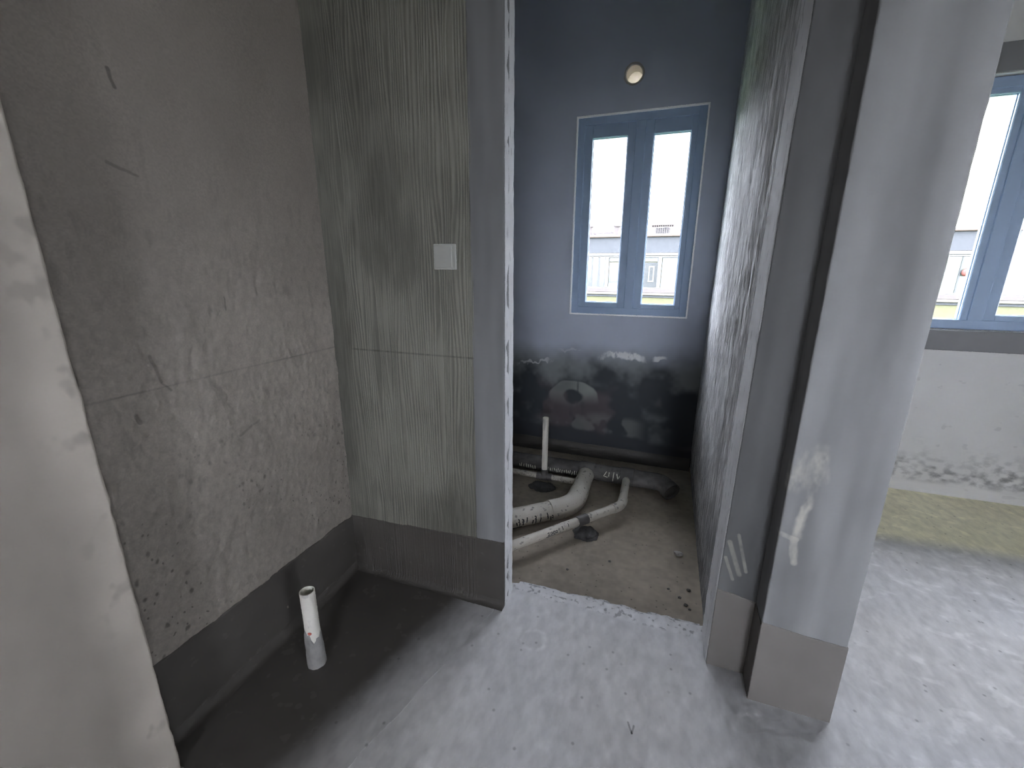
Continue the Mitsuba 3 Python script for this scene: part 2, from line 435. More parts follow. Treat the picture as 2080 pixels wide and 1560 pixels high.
def lintel_col(p, n, uv):
    return grey(0.20 + 0.05 * (fbm(p.x * 5, p.z * 9, p.y * 4, 3) - 0.5), (0.98, 0.98, 1.0))


textured('bare_concrete', lintel_col, smooth_h, 0.004)
plain('ceiling_plaster', (0.42, 0.42, 0.41), 0.9)
plain('outer_render', (0.45, 0.43, 0.40), 0.9)

# plastic, metal, glass
plain('white_plastic', (0.31, 0.31, 0.285), 0.35, 0.5)
plain('frame_metal', (0.27, 0.36, 0.50), 0.45, 0.5)  # dark frame lightened blue to carry the window glare
plain('sealant', (0.90, 0.90, 0.90), 0.6)  # white bead brightened to paint the light leaking round the frame
scene['glass_pane'] = {'type': 'thindielectric', 'int_ior': 1.5}


def pipe_col(p, n, uv):
    s = fbm(p.x * 9, p.y * 9, p.z * 12, 3)
    sp = smoothstep(0.62, 0.76, fbm(p.x * 60, p.y * 60, p.z * 60, 3))
    dust = smoothstep(0.2, 0.9, n.z) * 0.4 * fbm(p.x * 22, p.y * 22, 1.0, 2)
    c = mix((0.42, 0.39, 0.34), (0.29, 0.265, 0.228), s)
    c = mix(c, (0.48, 0.46, 0.43), dust)
    return mix(c, (0.10, 0.095, 0.09), sp * 0.7)


textured('dusty_pvc', pipe_col, None, rough=0.55, spec=0.4)


def dark_pipe_col(p, n, uv):
    s = smoothstep(0.30, 0.70, fbm(p.x * 8, p.y * 8, p.z * 14, 4))
    sp = smoothstep(0.60, 0.72, fbm(p.x * 55, p.y * 40, p.z * 30, 3))
    c = mix((0.045, 0.042, 0.040), (0.11, 0.103, 0.097), s)  # grime, darkened further to carry the deep shade under the window
    return mix(c, (0.06, 0.06, 0.06), sp * 0.6)


textured('grimy_pvc', dark_pipe_col, None, rough=0.6, spec=0.35)


def cream_col(p, n, uv):
    a = 0.62 + 0.12 * (fbm(p.x * 20, p.y * 20, p.z * 12, 3) - 0.5)
    rub = smoothstep(0.60, 0.72, fbm(p.x * 45, p.y * 45, p.z * 20, 3))
    return mix(grey(a, (1.0, 0.95, 0.86)), (0.30, 0.29, 0.27), rub * 0.45)


textured('cream_pvc', cream_col, None, rough=0.4, spec=0.5)


def mortar_col(p, n, uv):
    return grey(0.055 + 0.06 * (fbm(p.x * 40, p.y * 40, p.z * 40, 3) - 0.5), (1.0, 0.98, 0.96))


textured('dark_mortar', mortar_col, None, rough=0.95)


def film_col(p, n, uv):
    return grey(0.26 + 0.16 * (fbm(p.x * 40, p.y * 40, p.z * 26, 3) - 0.5), (1.0, 0.97, 0.93))


textured('mortar_smear', film_col, None, rough=0.6)
plain('ink', (0.03, 0.03, 0.035), 0.8)
plain('pale_print', (0.55, 0.55, 0.48), 0.8)
plain('chip_grey', (0.34, 0.32, 0.30), 0.9)
plain('chip_dark', (0.09, 0.085, 0.08), 0.9)
plain('red_paint', (0.45, 0.12, 0.10), 0.6)
scene['translucent_cap'] = {'type': 'principledthin', 'base_color': rgb((0.33, 0.27, 0.245)), 'roughness': 0.6, 'diff_trans': 1.1, 'spec_trans': 0.0}

# ------------------------------------------------------------------ the setting
CEIL = 3.05
YB = 3.17           # window wall
BF = -0.06          # bathroom floor


def lean(k, z0=0.3):
    def f(v):
        v = v.copy()
        v[:, 0] += k * np.clip(v[:, 2] - z0, 0, None)
        return v
    return f


# concrete floor with a broken edge at the bathroom threshold
rng = np.random.default_rng(4)
xs = np.linspace(-0.56, 0.29, 60)
edge = [(x, 1.548 + 0.03 * (x + 0.1) + 0.035 * (meshkit.fbm(np.array([x * 11, 0.3, 0]), 4, 3) - 0.5)) for x in xs]
bath = sg.Polygon([(-1.75, 1.45), (-0.56, 1.45)] + edge + [(0.29, 1.45), (0.29, 3.3), (-1.75, 3.3)])
floor_poly = sg.box(-3.2, -4.2, 5.0, 3.3).difference(bath)
fl = trimesh.creation.extrude_polygon(floor_poly, 0.30, engine='earcut')
fl.apply_translation([0, 0, -0.30])
struct('floor', fl, 'concrete_floor')
# broken lip: a slightly sunken, crumbled second edge
lip = sg.Polygon([(-0.53, 1.50)] + [(x, y + 0.018 + 0.012 * meshkit.noise(np.array([x * 45, 2.0, 0.0]), 8)) for x, y in edge if -0.53 < x < 0.245] + [(0.245, 1.50)])
lp = trimesh.creation.extrude_polygon(lip, 0.05, engine='earcut')
lp.apply_translation([0, 0, -0.062])
add('floor__broken_lip', lp, 'concrete_floor')
struct('floor_bathroom', box(-1.7, 0.30, 1.45, 3.3, -0.40, BF), 'dusty_concrete')

# dark coat on the niche floor, its edge laid along the shadow edge of the doorway light
ys = np.linspace(-0.2, YN, 70)
cx = [(-0.553 - 0.24 * (YN - y) + 0.03 * (meshkit.fbm(np.array([0.5, y * 9, 0]), 4, 2) - 0.5), y) for y in ys]
coat = sg.Polygon([(-1.268, -0.2)] + cx + [(-1.268, YN)]).difference(sg.box(-1.5, -0.5, -1.16, 0.52))
cm = trimesh.creation.extrude_polygon(coat, 0.0015, engine='earcut')
struct('floor_niche', cm, 'niche_floor_coat')

# walls round the niche and the door
struct('wall_left', prism([(-1.50, -4.1), (-1.16, -4.1), (-1.16, 0.517), (-1.50, 0.517)], 0, CEIL, 0.003, 0.008, seed=1), 'near_plaster', 35)
struct('wall_niche_left', prism([(-1.50, 0.50), (-1.270, 0.50), (-1.270, 1.50), (-1.50, 1.50)], 0, CEIL, 0.0, 0.0, seed=2), 'rough_plaster')
struct('wall_niche_back', prism([(-1.72, YN + 0.002), (-0.64, YN + 0.002), (-0.64, 1.492), (-1.72, 1.492)], -0.3, CEIL, 0.0, 0.0, seed=3), 'combed_plaster')


def niche_left_relief(h, z):
    q = lambda a, b, o, k: meshkit.fbm(np.stack([a, b, np.full_like(a, k)], -1), o, k) - 0.5
    sx, sz = h + 0.10 * q(h * 4, z * 4, 2, 1), z + 0.16 * q(h * 3, z * 3, 2, 2)
    low = np_step(1.7, 1.0, z)
    return 0.006 * q(h * 7, z * 5, 3, 3) + (0.0024 + 0.0045 * low) * q(sx * 34, sz * 15, 3, 4) + (0.0012 + 0.0050 * low) * q(h * 70, z * 60, 3, 5)


add('wall_niche_left__rough_coat', sheet(0.519, 1.3875, 0.0, 2.6, 0.0045, 0.0055, niche_left_relief, lambda h, z, d: np.stack([-1.268 + d, h, z], -1)), 'rough_plaster', True)


def niche_back_relief(h, z):
    side = np_step(-1.24, -1.12, h)
    return 0.0030 * combing(h, z, 11) * (0.25 + 0.75 * side) + 0.003 * (meshkit.fbm(np.stack([h * 8, z * 5, h * 0], -1), 3, 6) - 0.5)


add('wall_niche_back__combed_coat', sheet(-1.269, -0.640, 0.0, 2.6, 0.0018, 0.008, niche_back_relief, lambda h, z, d: np.stack([h, YN - d, z], -1)), 'combed_plaster', True)
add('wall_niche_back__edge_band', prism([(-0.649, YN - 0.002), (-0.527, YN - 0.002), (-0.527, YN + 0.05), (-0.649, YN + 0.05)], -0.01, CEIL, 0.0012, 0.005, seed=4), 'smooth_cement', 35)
add('wall_niche_back__jamb_face', prism([(-0.64, YN + 0.01), (-0.525, YN + 0.004), (-0.530, 1.492), (-0.64, 1.492)], -0.3, CEIL, 0.0022, 0.006, seed=5), 'jamb_cement', 35)
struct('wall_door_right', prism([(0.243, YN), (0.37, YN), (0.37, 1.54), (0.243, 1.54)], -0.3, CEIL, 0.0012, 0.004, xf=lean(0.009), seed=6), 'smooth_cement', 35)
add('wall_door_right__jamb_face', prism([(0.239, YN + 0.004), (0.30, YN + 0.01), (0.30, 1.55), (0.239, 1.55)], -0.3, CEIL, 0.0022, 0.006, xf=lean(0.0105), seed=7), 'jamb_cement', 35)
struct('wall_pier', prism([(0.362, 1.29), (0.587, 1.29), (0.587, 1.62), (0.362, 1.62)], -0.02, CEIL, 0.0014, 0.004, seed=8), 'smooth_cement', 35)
struct('wall_bathroom_right', prism([(0.258, 1.545), (0.46, 1.545), (0.46, YB), (0.258, YB)], -0.3, CEIL, 0.0, 0.0, xf=lean(0.010), seed=9), 'combed_pale_plaster')


def bath_relief(h, z):
    rag = meshkit.fbm(np.stack([h * 60, z * 13, h * 0], -1), 3, 8) - 0.5
    flat = np_step(3.08, 2.9, h + 0.06 * (meshkit.noise(np.stack([z * 5, z * 0, z * 0], -1), 3) - 0.5))
    foot = np_step(0.10, 0.0, z) * 0.006
    return (0.0052 * combing(h, z, 23, 0.017, 0.007) + 0.004 * rag) * (0.25 + 0.75 * flat) - foot


add('wall_bathroom_right__combed_coat', sheet(1.53, YB, BF - 0.01, CEIL, 0.0042, 0.009, bath_relief, lambda h, z, d: np.stack([0.252 + 0.010 * np.clip(z - 0.3, 0, None) - d, h, z], -1)), 'combed_pale_plaster', True)
struct('wall_bathroom_left', box(-1.80, -1.68, 1.45, YB, -0.3, CEIL), 'bare_concrete')
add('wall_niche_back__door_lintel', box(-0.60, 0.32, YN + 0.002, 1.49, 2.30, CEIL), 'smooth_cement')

# window wall, one shell with the two window openings and the pipe hole; the bathroom's share of its inner face is coated dark
WX0, WX1, WZ0, WZ1 = -0.686, 0.124, 1.027, 2.323
VX0, VX1, VZ0, VZ1 = 1.06, 2.42, 1.022, 2.306
HOLE = (-0.335, 2.527)


def cut(mesh, *tools):
    a = m3.Manifold(m3.Mesh(np.asarray(mesh.vertices, np.float32), np.asarray(mesh.faces, np.uint32)))
    for t in tools:
        a = a - m3.Manifold(m3.Mesh(np.asarray(t.vertices, np.float32), np.asarray(t.faces, np.uint32)))
    o = a.to_mesh()
    return trimesh.Trimesh(o.vert_properties[:, :3], o.tri_verts, process=False)


hole = trimesh.creation.cylinder(radius=0.055, height=0.6, sections=48)
hole.apply_transform(trimesh.transformations.rotation_matrix(math.pi / 2, [1, 0, 0]))
hole.apply_translation([HOLE[0], YB + 0.1, HOLE[1]])
struct('wall_back', cut(box(-1.8, 0.36, YB, YB + 0.10, -0.4, CEIL), box(WX0, WX1, YB - 1, YB + 1, WZ0, WZ1), hole), 'dark_wall_coat')
struct('wall_window', cut(box(0.36, 5.0, YB, YB + 0.10, -0.4, CEIL), box(VX0, VX1, YB - 1, YB + 1, VZ0, VZ1)), 'room_plaster')
struct('wall_outside', cut(box(-3.2, 5.0, YB + 0.101, YB + 0.12, -0.4, CEIL), box(WX0 - 0.01, WX1 + 0.01, YB - 1, YB + 1, WZ0 - 0.01, WZ1 + 0.01), box(VX0, VX1, YB - 1, YB + 1, VZ0, VZ1), hole), 'outer_render')
add('wall_outside__added_eave', box(-3.2, 5.0, YB + 0.10, YB + 1.05, 2.66, 2.80), 'outer_render')  # unseen slab added to block high sky and darken the bathroom floor
add('wall_window__lintel', box(VX0 - 0.25, VX1 + 0.25, YB - 0.006, YB + 0.09, VZ1 + 0.004, 2.442, 0.003), 'bare_concrete')
struct('trim_1', box(VX0 - 0.14, VX1 + 0.14, YB - 0.016, YB + 0.11, 0.905, VZ0, 0.004), 'bare_concrete', label='grey concrete sill below the wide window of the right-hand room')

# the rest of the flat: right and rear wall with unseen openings sized as fill light, ceiling
struct('wall_right', cut(box(4.8, 5.0, -4.2, YB, -0.3, CEIL), box(4, 6, -2.75, -1.85, 1.1, 2.3)), 'room_plaster')
struct('wall_rear', cut(box(-1.5, 5.0, -4.2, -4.0, -0.3, CEIL), box(0.6, 1.5, -5, -3, 1.15, 2.2)), 'room_plaster')
struct('ceiling', box(-3.2, 5.0, -4.2, YB + 0.22, CEIL, CEIL + 0.2), 'ceiling_plaster')


# upturns of the waterproofing coat
def upturn(key, p0, p1, z0a, z1a, mat, nrm, t=0.003, fillet=0.0, seed=0, relief=None, dstep=0.012, base=0.0):
    """A coat of thickness t standing on the wall line p0-p1, hand-brushed top from z0a to z1a, with a cove at the floor."""
    p0, p1, nrm = np.array(p0, float), np.array(p1, float), np.array(nrm, float)
    L = np.linalg.norm(p1 - p0)
    n = max(3, int(L / dstep))
    s = np.linspace(0, 1, n)
    top = z0a + (z1a - z0a) * s + 0.010 * (meshkit.fbm(np.stack([s * L * 13, s * 0 + seed, s * 0], 1), 4, seed) - 0.5)
    rows = []
    t0 = t
    for k in range(n):
        t = t0 + (relief(p0 + (p1 - p0) * s[k]) if relief else 0.0)
        prof = [(-0.004, 0.0), (-0.004, top[k]), (t * 0.4, top[k]), (t, top[k] - 0.004)]
        if fillet:
            prof += [(t + fillet * (1 - math.cos(a)), fillet * (1 - math.sin(a)) + 0.0025) for a in np.linspace(0, math.pi / 2, 9)]
        else:
            prof += [(t, 0.0)]
        b = p0 + (p1 - p0) * s[k]
        rows.append([[*(b + nrm * o), z] for o, z in prof])
    V = np.array(rows)
    m = V.shape[1]
    i, j = np.meshgrid(np.arange(n - 1), np.arange(m), indexing='ij')
    q = np.stack([i * m + j, i * m + (j + 1) % m, (i + 1) * m + (j + 1) % m, (i + 1) * m + j], -1).reshape(-1, 4)
    f = np.vstack([q[:, [0, 1, 2]], q[:, [0, 2, 3]]])
    k = np.arange(1, m - 1)
    f = np.vstack([f, np.stack([0 * k, k + 1, k], 1), np.stack([0 * k, k, k + 1], 1) + (n - 1) * m])
    me = trimesh.Trimesh(V.reshape(-1, 3), f, process=False)
    me.fix_normals()
    me.apply_translation([0, 0, base])
    struct(key, me, mat, 25)


upturn('baseboard_niche_left', (-1.268, 0.50), (-1.268, YN), 0.274, 0.272, 'waterproof_coat', (1, 0), 0.004, 0.034, 1)
upturn('baseboard_niche_back', (-1.268, YN), (-0.527, YN), 0.268, 0.305, 'waterproof_coat', (0, -1), 0.0035, 0.028, 2,
       relief=lambda q: float(niche_back_relief(np.array([min(q[0], -0.655)]), np.array([0.24]))[0]) if q[0] < -0.65 else 0.0, dstep=0.0018)
upturn('baseboard_door', (0.243, YN), (0.363, YN), 0.318, 0.292, 'waterproof_coat_thin', (0, -1), 0.004, 0.0, 3)
upturn('baseboard_door_return', (0.362, YN), (0.362, 1.288), 0.293, 0.296, 'waterproof_coat', (-1, 0), 0.003, 0.0, 4)  # return face takes the darker coat, continuing its painted shade
upturn('baseboard_pier', (0.361, 1.29), (0.588, 1.29), 0.300, 0.287, 'waterproof_coat_thin', (0, -1), 0.0035, 0.0, 5)

upturn('shade_strip_bathroom_back', (-1.68, YB), (0.25, YB), 0.09, 0.07, 'waterproof_coat', (0, -1), 0.004, 0.07, 6, base=BF)  # added dark strip standing in for shade at the wall foot


# windows
def rect_frame(x0, x1, z0, z1, w, y0, y1, c=0.003):
    wl, wr, wb, wt = w
    return join(box(x0, x0 + wl, y0, y1, z0, z1, c), box(x1 - wr, x1, y0, y1, z0, z1, c), box(x0 + wl - c, x1 - wr + c, y0, y1, z0, z0 + wb, c), box(x0 + wl - c, x1 - wr + c, y0, y1, z1 - wt, z1, c))


def pane(x0, x1, z0, z1, y):
    return trimesh.Trimesh([[x0, y, z0], [x1, y, z0], [x1, y, z1], [x0, y, z1]], [[0, 1, 2], [0, 2, 3]], process=False)


def window(key, x0, x1, z0, z1, yi, panes, sashes, posts, label, seal=0.010):
    """frame and posts, each sash with its pane; panes are (x0, x1, z0, z1) of the glass seen."""
    y0, y1 = yi + 0.012, yi + 0.075
    w = 0.052
    k = struct(key, join(*[b for b in [rect_frame(x0 + 0.004, x1 - 0.004, z0 + 0.004, z1 - 0.004, (w,) * 4, y0, y1)] + [box(a, b, y0, y1, z0 + w, z1 - w, 0.003) for a, b in posts]]), 'frame_metal', label=label)
    if seal:
        add(k + '__sealant', rect_frame(x0 - 0.001, x1 + 0.001, z0 - 0.001, z1 + 0.001, (seal,) * 4, yi - 0.002, yi + 0.016, 0.001), 'sealant')
        labels[k + '__sealant'] = {'label': 'thin white bead of sealant round the frame'}
    for (a, b, c, d), (e, f, g, h) in zip(panes, sashes):
        s = add(k + '__sash', rect_frame(e, f, g, h, (a - e, f - b, c - g, h - d), y0 + 0.008, y1 - 0.006, 0.004), 'frame_metal')
        add(s + '__bead', rect_frame(a - 0.006, b + 0.006, c - 0.006, d + 0.006, (0.010,) * 4, y0 + 0.024, y0 + 0.034, 0.001), 'frame_metal')
        add(s + '__pane', pane(a - 0.004, b + 0.004, c - 0.004, d + 0.004, y0 + 0.030), 'glass_pane')
    return k


window('window_1', WX0, WX1, WZ0, WZ1, YB,
       [(-0.577, -0.353, 1.118, 2.19), (-0.186, 0.033, 1.113, 2.185)],
       [(WX0 + 0.048, -0.290, WZ0 + 0.046, WZ1 - 0.05), (-0.252, WX1 - 0.044, WZ0 + 0.046, WZ1 - 0.05)], [(-0.302, -0.240)],
       'tall dark-framed window with two narrow panes in the dark bathroom wall')
window('window_2', VX0, VX1, VZ0, VZ1, YB + 0.02,
       [(1.17, 1.577, 1.078, 2.225), (1.735, 2.32, 1.108, 2.195)],
       [(1.11, 1.63, VZ0 + 0.03, VZ1 - 0.05), (1.66, 2.39, VZ0 + 0.046, VZ1 - 0.05)],
       [(1.612, 1.68)],
       'wide dark-framed window with several panes in the right-hand room', seal=0.0)

# ------------------------------------------------------------------ things
# pipe hole sleeve high on the bathroom wall
sl = trimesh.creation.annulus(r_min=0.049, r_max=0.0548, height=0.12, sections=48)
sl.apply_transform(trimesh.transformations.rotation_matrix(math.pi / 2, [1, 0, 0]))
sl.apply_translation([HOLE[0], YB + 0.064, HOLE[1]])
cp = trimesh.creation.cylinder(radius=0.0485, height=0.002, sections=40)
cp = trimesh.Trimesh(*[x for x in (cp.vertices, cp.faces)])
th = np.linspace(0, 2 * np.pi, 41)[:-1]
cap_v = np.vstack([[0, 0.012, 0], np.stack([0.049 * np.cos(th), 0.006 * np.sin(3 * th), 0.049 * np.sin(th)], 1)]) + [HOLE[0], YB + 0.105, HOLE[1]]
cap_f = [[0, 1 + (k + 1) % 40, 1 + k] for k in range(40)]
k = add('vent_hole__sleeve', sl, 'cream_pvc', 30)
add('vent_hole__cap', trimesh.Trimesh(cap_v, cap_f, process=False), 'translucent_cap')
rs = np.linspace(0, 2 * np.pi, 36)
rag = sg.Polygon([((0.060 + 0.006 * meshkit.noise(np.array([math.cos(a) * 3, math.sin(a) * 3, 1.0]), 2)) * math.cos(a), (0.060 + 0.006 * meshkit.noise(np.array([math.cos(a) * 3, math.sin(a) * 3, 1.0]), 2)) * math.sin(a)) for a in rs[:-1]]).difference(sg.Point(0, 0).buffer(0.0555))
rg = trimesh.creation.extrude_polygon(rag, 0.004, engine='earcut')
rg.apply_transform(trimesh.transformations.rotation_matrix(math.pi / 2, [1, 0, 0]))
rg.apply_translation([HOLE[0], YB + 0.001, HOLE[1]])
add('vent_hole__rim', rg, 'chip_grey')
say('vent_hole', 'small round hole with a pale sleeve high in the dark wall above the bathroom window', 'vent hole')

# blank switch plate on the combed wall
SX0, SX1, SZ0, SZ1 = -0.7875, -0.7015, 1.351, 1.437


def plate_at(x0, x1, z0, z1, y, t, c):
    return box(x0, x1, y - t, y, z0, z1, c)


add('switch_plate__base', plate_at(SX0, SX1, SZ0, SZ1, YN + 0.002, 0.010, 0.0022), 'white_plastic')
add('switch_plate__rocker', plate_at(SX0 + 0.006, SX1 - 0.013, SZ0 + 0.006, SZ1 - 0.006, YN - 0.006, 0.005, 0.0018), 'white_plastic')
say('switch_plate', 'square white wall switch plate on the combed grey niche wall', 'wall switch')

# stub pipe in the niche
PX, PY, PH, PR = -1.06, 0.912, 0.302, 0.0245
add('drain_stub__tube', lathe([(PR, 0.0), (PR, PH - 0.001), (PR - 0.001, PH), (PR - 0.0035, PH), (PR - 0.0042, PH - 0.002), (PR - 0.0042, 0.02), (0.0001, 0.02)], (PX, PY, 0.002)), 'cream_pvc', 30)
n, mz = 48, 22
a = np.linspace(0, 2 * np.pi, n, endpoint=False)
tops = 0.135 + 0.055 * (meshkit.fbm(np.stack([np.cos(a) * 1.6, np.sin(a) * 1.6, a * 0], 1), 4, 5) - 0.5) * 2
V = []
for kk in range(mz):
    t = kk / (mz - 1)
    z = tops * t
    r = PR + 0.0006 + 0.0045 * (1 - t) ** 0.7 + 0.004 * meshkit.fbm(np.stack([np.cos(a) * 2.5, np.sin(a) * 2.5, z * 30], 1), 3, 7) * (t < 0.999)
    V.append(np.stack([PX + r * np.cos(a), PY + r * np.sin(a), z + 0.002], 1))
V = np.array(V).reshape(-1, 3)
i, j = np.meshgrid(np.arange(mz - 1), np.arange(n), indexing='ij')
q = np.stack([i * n + j, i * n + (j + 1) % n, (i + 1) * n + (j + 1) % n, (i + 1) * n + j], -1).reshape(-1, 4)
add('drain_stub__mortar_collar', trimesh.Trimesh(V, np.vstack([q[:, [0, 1, 2]], q[:, [0, 2, 3]]]), process=False), 'mortar_smear', True)
labels['drain_stub__mortar_collar'] = {'label': 'grey mortar smeared round the foot of the pipe'}
mk = lump((PX + 0.010, PY - 0.0225, 0.150), (0.008, 0.004, 0.005), 3, 2)
add('drain_stub__paint_mark', mk, 'red_paint', True)
labels['drain_stub__paint_mark'] = {'label': 'small red paint mark'}
say('drain_stub', 'short upright cream plastic pipe stub in the dark niche floor', 'pipe')

# bathroom pipes -------------------------------------------------
MZ, MY = 0.02, 2.70
main = np.vstack([[[-1.67, MY, MZ]], bend((-1, MY, MZ), (0.075, MY, MZ), (0.125, MY - 0.085, MZ - 0.03), 0.05, 9), [[0.118, MY - 0.062, MZ - 0.022]]])
add('drain_pipework__main_pipe', tube(main, 0.055), 'grimy_pvc', 40)
e0, e1 = main[-1], main[-1] - main[-2]
e1 = e1 / np.linalg.norm(e1)
add('drain_pipework__main_pipe__socket', tube([e0 - e1 * 0.030, e0 - e1 * 0.028, e0 + e1 * 0.010, e0 + e1 * 0.012, e0 + e1 * 0.012, e0 - e1 * 0.012], [0.055, 0.0605, 0.0605, 0.0595, 0.051, 0.050], axis=e1), 'grimy_pvc', 40)
add('drain_pipework__main_pipe__coupling', tube([[-0.47, MY, MZ], [-0.468, MY, MZ], [-0.372, MY, MZ], [-0.37, MY, MZ]], [0.055, 0.0605, 0.0605, 0.055]), 'grimy_pvc', 40)
add('drain_pipework__main_pipe__coupling', tube([[-0.20, MY, MZ], [-0.198, MY, MZ], [-0.112, MY, MZ], [-0.11, MY, MZ]], [0.055, 0.0600, 0.0600, 0.055]), 'grimy_pvc', 40)

BZ = 0.0
b0, b1, b2 = np.array([-1.67, 1.19, BZ]), np.array([-0.420, 2.262, BZ]), np.array([-0.420, MY - 0.05, BZ + 0.012])
b0 = b1 + (b0 - b1) / np.linalg.norm(b0 - b1) * 1.0
bp = np.vstack([[b0], bend(b0, b1, b2, 0.10, 9), [b2]])
add('drain_pipework__branch_pipe', tube(bp, 0.054), 'dusty_pvc', 40)
u = (b1 - b0) / np.linalg.norm(b1 - b0)
ec = bend(b0, b1, b2, 0.10, 9)
add('drain_pipework__branch_pipe__elbow', tube(np.vstack([[ec[0] - u * 0.062], [ec[0] - u * 0.060], ec, [ec[-1] + [0, 0.060, 0]], [ec[-1] + [0, 0.062, 0]]]), [0.054] + [0.0595] * 11 + [0.054]), 'dusty_pvc', 40)

s0, s1, s2 = np.array([-0.619, 1.755, 0.02]), np.array([-0.150, 2.325, 0.02]), np.array([-0.156, MY - 0.05, 0.02])
us = (s1 - s0) / np.linalg.norm(s1 - s0)
s0 = s1 - us * 1.05
sp = np.vstack([[s0], bend(s0, s1, s2, 0.045, 8), [s2]])
add('drain_pipework__waste_pipe', tube(sp, 0.0245, sides=22), 'dusty_pvc', 40)
se = bend(s0, s1, s2, 0.045, 8)
add('drain_pipework__waste_pipe__elbow', tube(np.vstack([[se[0] - us * 0.030], [se[0] - us * 0.029], se, [se[-1] + [0, 0.029, 0]], [se[-1] + [0, 0.030, 0]]]), [0.0245] + [0.028] * 10 + [0.0245], sides=22), 'dusty_pvc', 40)
rc = s1 - us * 0.30
add('drain_pipework__waste_pipe__coupling', tube([rc - us * 0.035, rc - us * 0.034, rc + us * 0.034, rc + us * 0.035], [0.0245, 0.028, 0.028, 0.0245], sides=22), 'grimy_pvc', 40)

tz, ty = 0.0, 2.555
add('drain_pipework__small_pipe', tube([[-1.67, ty, tz], [-0.45, ty, tz]], 0.020, sides=20), 'dusty_pvc', 40)
add('drain_pipework__small_pipe__tee', join(tube([[-0.735, ty, tz], [-0.733, ty, tz], [-0.633, ty, tz], [-0.631, ty, tz]], [0.020, 0.0245, 0.0245, 0.020], sides=20), tube([[-0.683, ty, tz], [-0.683, ty, tz + 0.052], [-0.683, ty, tz + 0.054]], [0.0245, 0.0245, 0.020], sides=20)), 'grimy_pvc', 40)
add('drain_pipework__riser', lathe([(0.0195, 0.048), (0.0195, 0.4185), (0.0185, 0.4195), (0.0165, 0.4195), (0.016, 0.418), (0.016, 0.38), (0.0001, 0.38)], (-0.683, ty, 0)), 'cream_pvc', 30)


# marks written on the pipes: short ink strokes wrapped on the surface
def ink_strokes(key, mat, origin, axis, r, strokes, w=0.0022, seed=0):
    """strokes: polylines (s along the pipe, angle in degrees from the side facing the room, up positive)."""
    axis = np.asarray(axis, float) / np.linalg.norm(axis)
    side = np.cross(axis, [0, 0, 1.0])
    side /= np.linalg.norm(side)
    if side[1] > 0:
        side = -side
    up = np.array([0, 0, 1.0])
    ms = []
    for st in strokes:
        pts = []
        for (s_a, d_a), (s_b, d_b) in zip(st[:-1], st[1:]):
            for t in np.linspace(0, 1, 4)[:-1]:
                pts.append((s_a + (s_b - s_a) * t, d_a + (d_b - d_a) * t))
        pts.append(st[-1])
        P = [origin + axis * s + (r + 0.0003) * (math.cos(math.radians(d)) * side + math.sin(math.radians(d)) * up) for s, d in pts]
        ms.append(tube(P, w / 2, sides=6))
    add(key, join(*ms), mat)


rg1 = np.random.default_rng(12)
# handwritten figures with an underline on the thin waste pipe
L0 = 0.0
o = s1 - us * 0.545


def digit2(s):
    return [[(s, 26), (s + 0.004, 34), (s + 0.010, 30), (s + 0.009, 16), (s, 2), (s + 0.012, 4)]]


def digit0(s):
    return [[(s + 0.006, 32), (s + 0.001, 24), (s + 0.001, 8), (s + 0.006, 2), (s + 0.011, 10), (s + 0.011, 26), (s + 0.006, 32)]]


ink_strokes('drain_pipework__waste_pipe__marking', 'ink', o, us, 0.0245, digit2(0.0) + digit0(0.018) + digit0(0.034) + digit0(0.050) + [[(-0.008, -14), (0.03, -12), (0.05, -10)]] + [[(0.095, 55), (0.099, 8)], [(0.138, 62), (0.136, 20)]], 0.0036)
labels['drain_pipework__waste_pipe__marking'] = {'label': 'black figures handwritten on the pipe', 'kind': 'stuff'}
ob = b1 - u * 0.46
st = [[(0.00, 45), (0.035, -42)], [(0.045, 48), (0.050, -40)], [(-0.03, -45), (0.03, -47), (0.11, -40)]]
for s_ in (0.075, 0.095, 0.118, 0.140, 0.175, 0.192, 0.222, 0.262, 0.283, 0.305):
    d0 = rg1.uniform(-5, 25)
    st.append([(s_, d0), (s_ + rg1.uniform(-0.004, 0.006), d0 - rg1.uniform(18, 42))])
for s_ in (0.085, 0.108, 0.185, 0.292):
    d0 = rg1.uniform(-15, 15)
    st.append([(s_, d0 + 12), (s_ + 0.008, d0 + 6), (s_ + 0.006, d0 - 8), (s_, d0 - 4)])
ink_strokes('drain_pipework__branch_pipe__marking', 'ink', ob, u, 0.054, st, 0.0062)
labels['drain_pipework__branch_pipe__marking'] = {'label': 'smudged black writing on the pipe', 'kind': 'stuff'}
st = []
for s_ in list(np.arange(0.78, 0.90, 0.016)) + list(np.arange(0.99, 1.19, 0.014)):
    d0 = rg1.uniform(0, 10)
    st.append([(s_, d0), (s_ + rg1.uniform(-0.005, 0.005), d0 - rg1.uniform(18, 32))])
# taller strokes reading like 2 4 1 V
st += [[(1.385, 40), (1.368, 8), (1.395, 2)], [(1.402, 38), (1.400, 10)], [(1.432, 42), (1.428, -22)], [(1.452, 34), (1.460, 0), (1.478, 36)]]
ink_strokes('drain_pipework__main_pipe__marking', 'pale_print', np.array([-1.67, MY, MZ]), (1, 0, 0), 0.055, st, 0.0052)
labels['drain_pipework__main_pipe__marking'] = {'label': 'pale printed marks on the pipe', 'kind': 'stuff'}
st = []
for s_ in list(np.arange(0.80, 0.92, 0.013)) + list(np.arange(1.06, 1.18, 0.011)):
    d0 = rg1.uniform(10, 40)
    st.append([(s_, d0), (s_ - rg1.uniform(0, 0.008), d0 - rg1.uniform(25, 45))])
ink_strokes('drain_pipework__small_pipe__marking', 'ink', np.array([-1.67, ty, tz]), (1, 0, 0), 0.020, st, 0.0028)

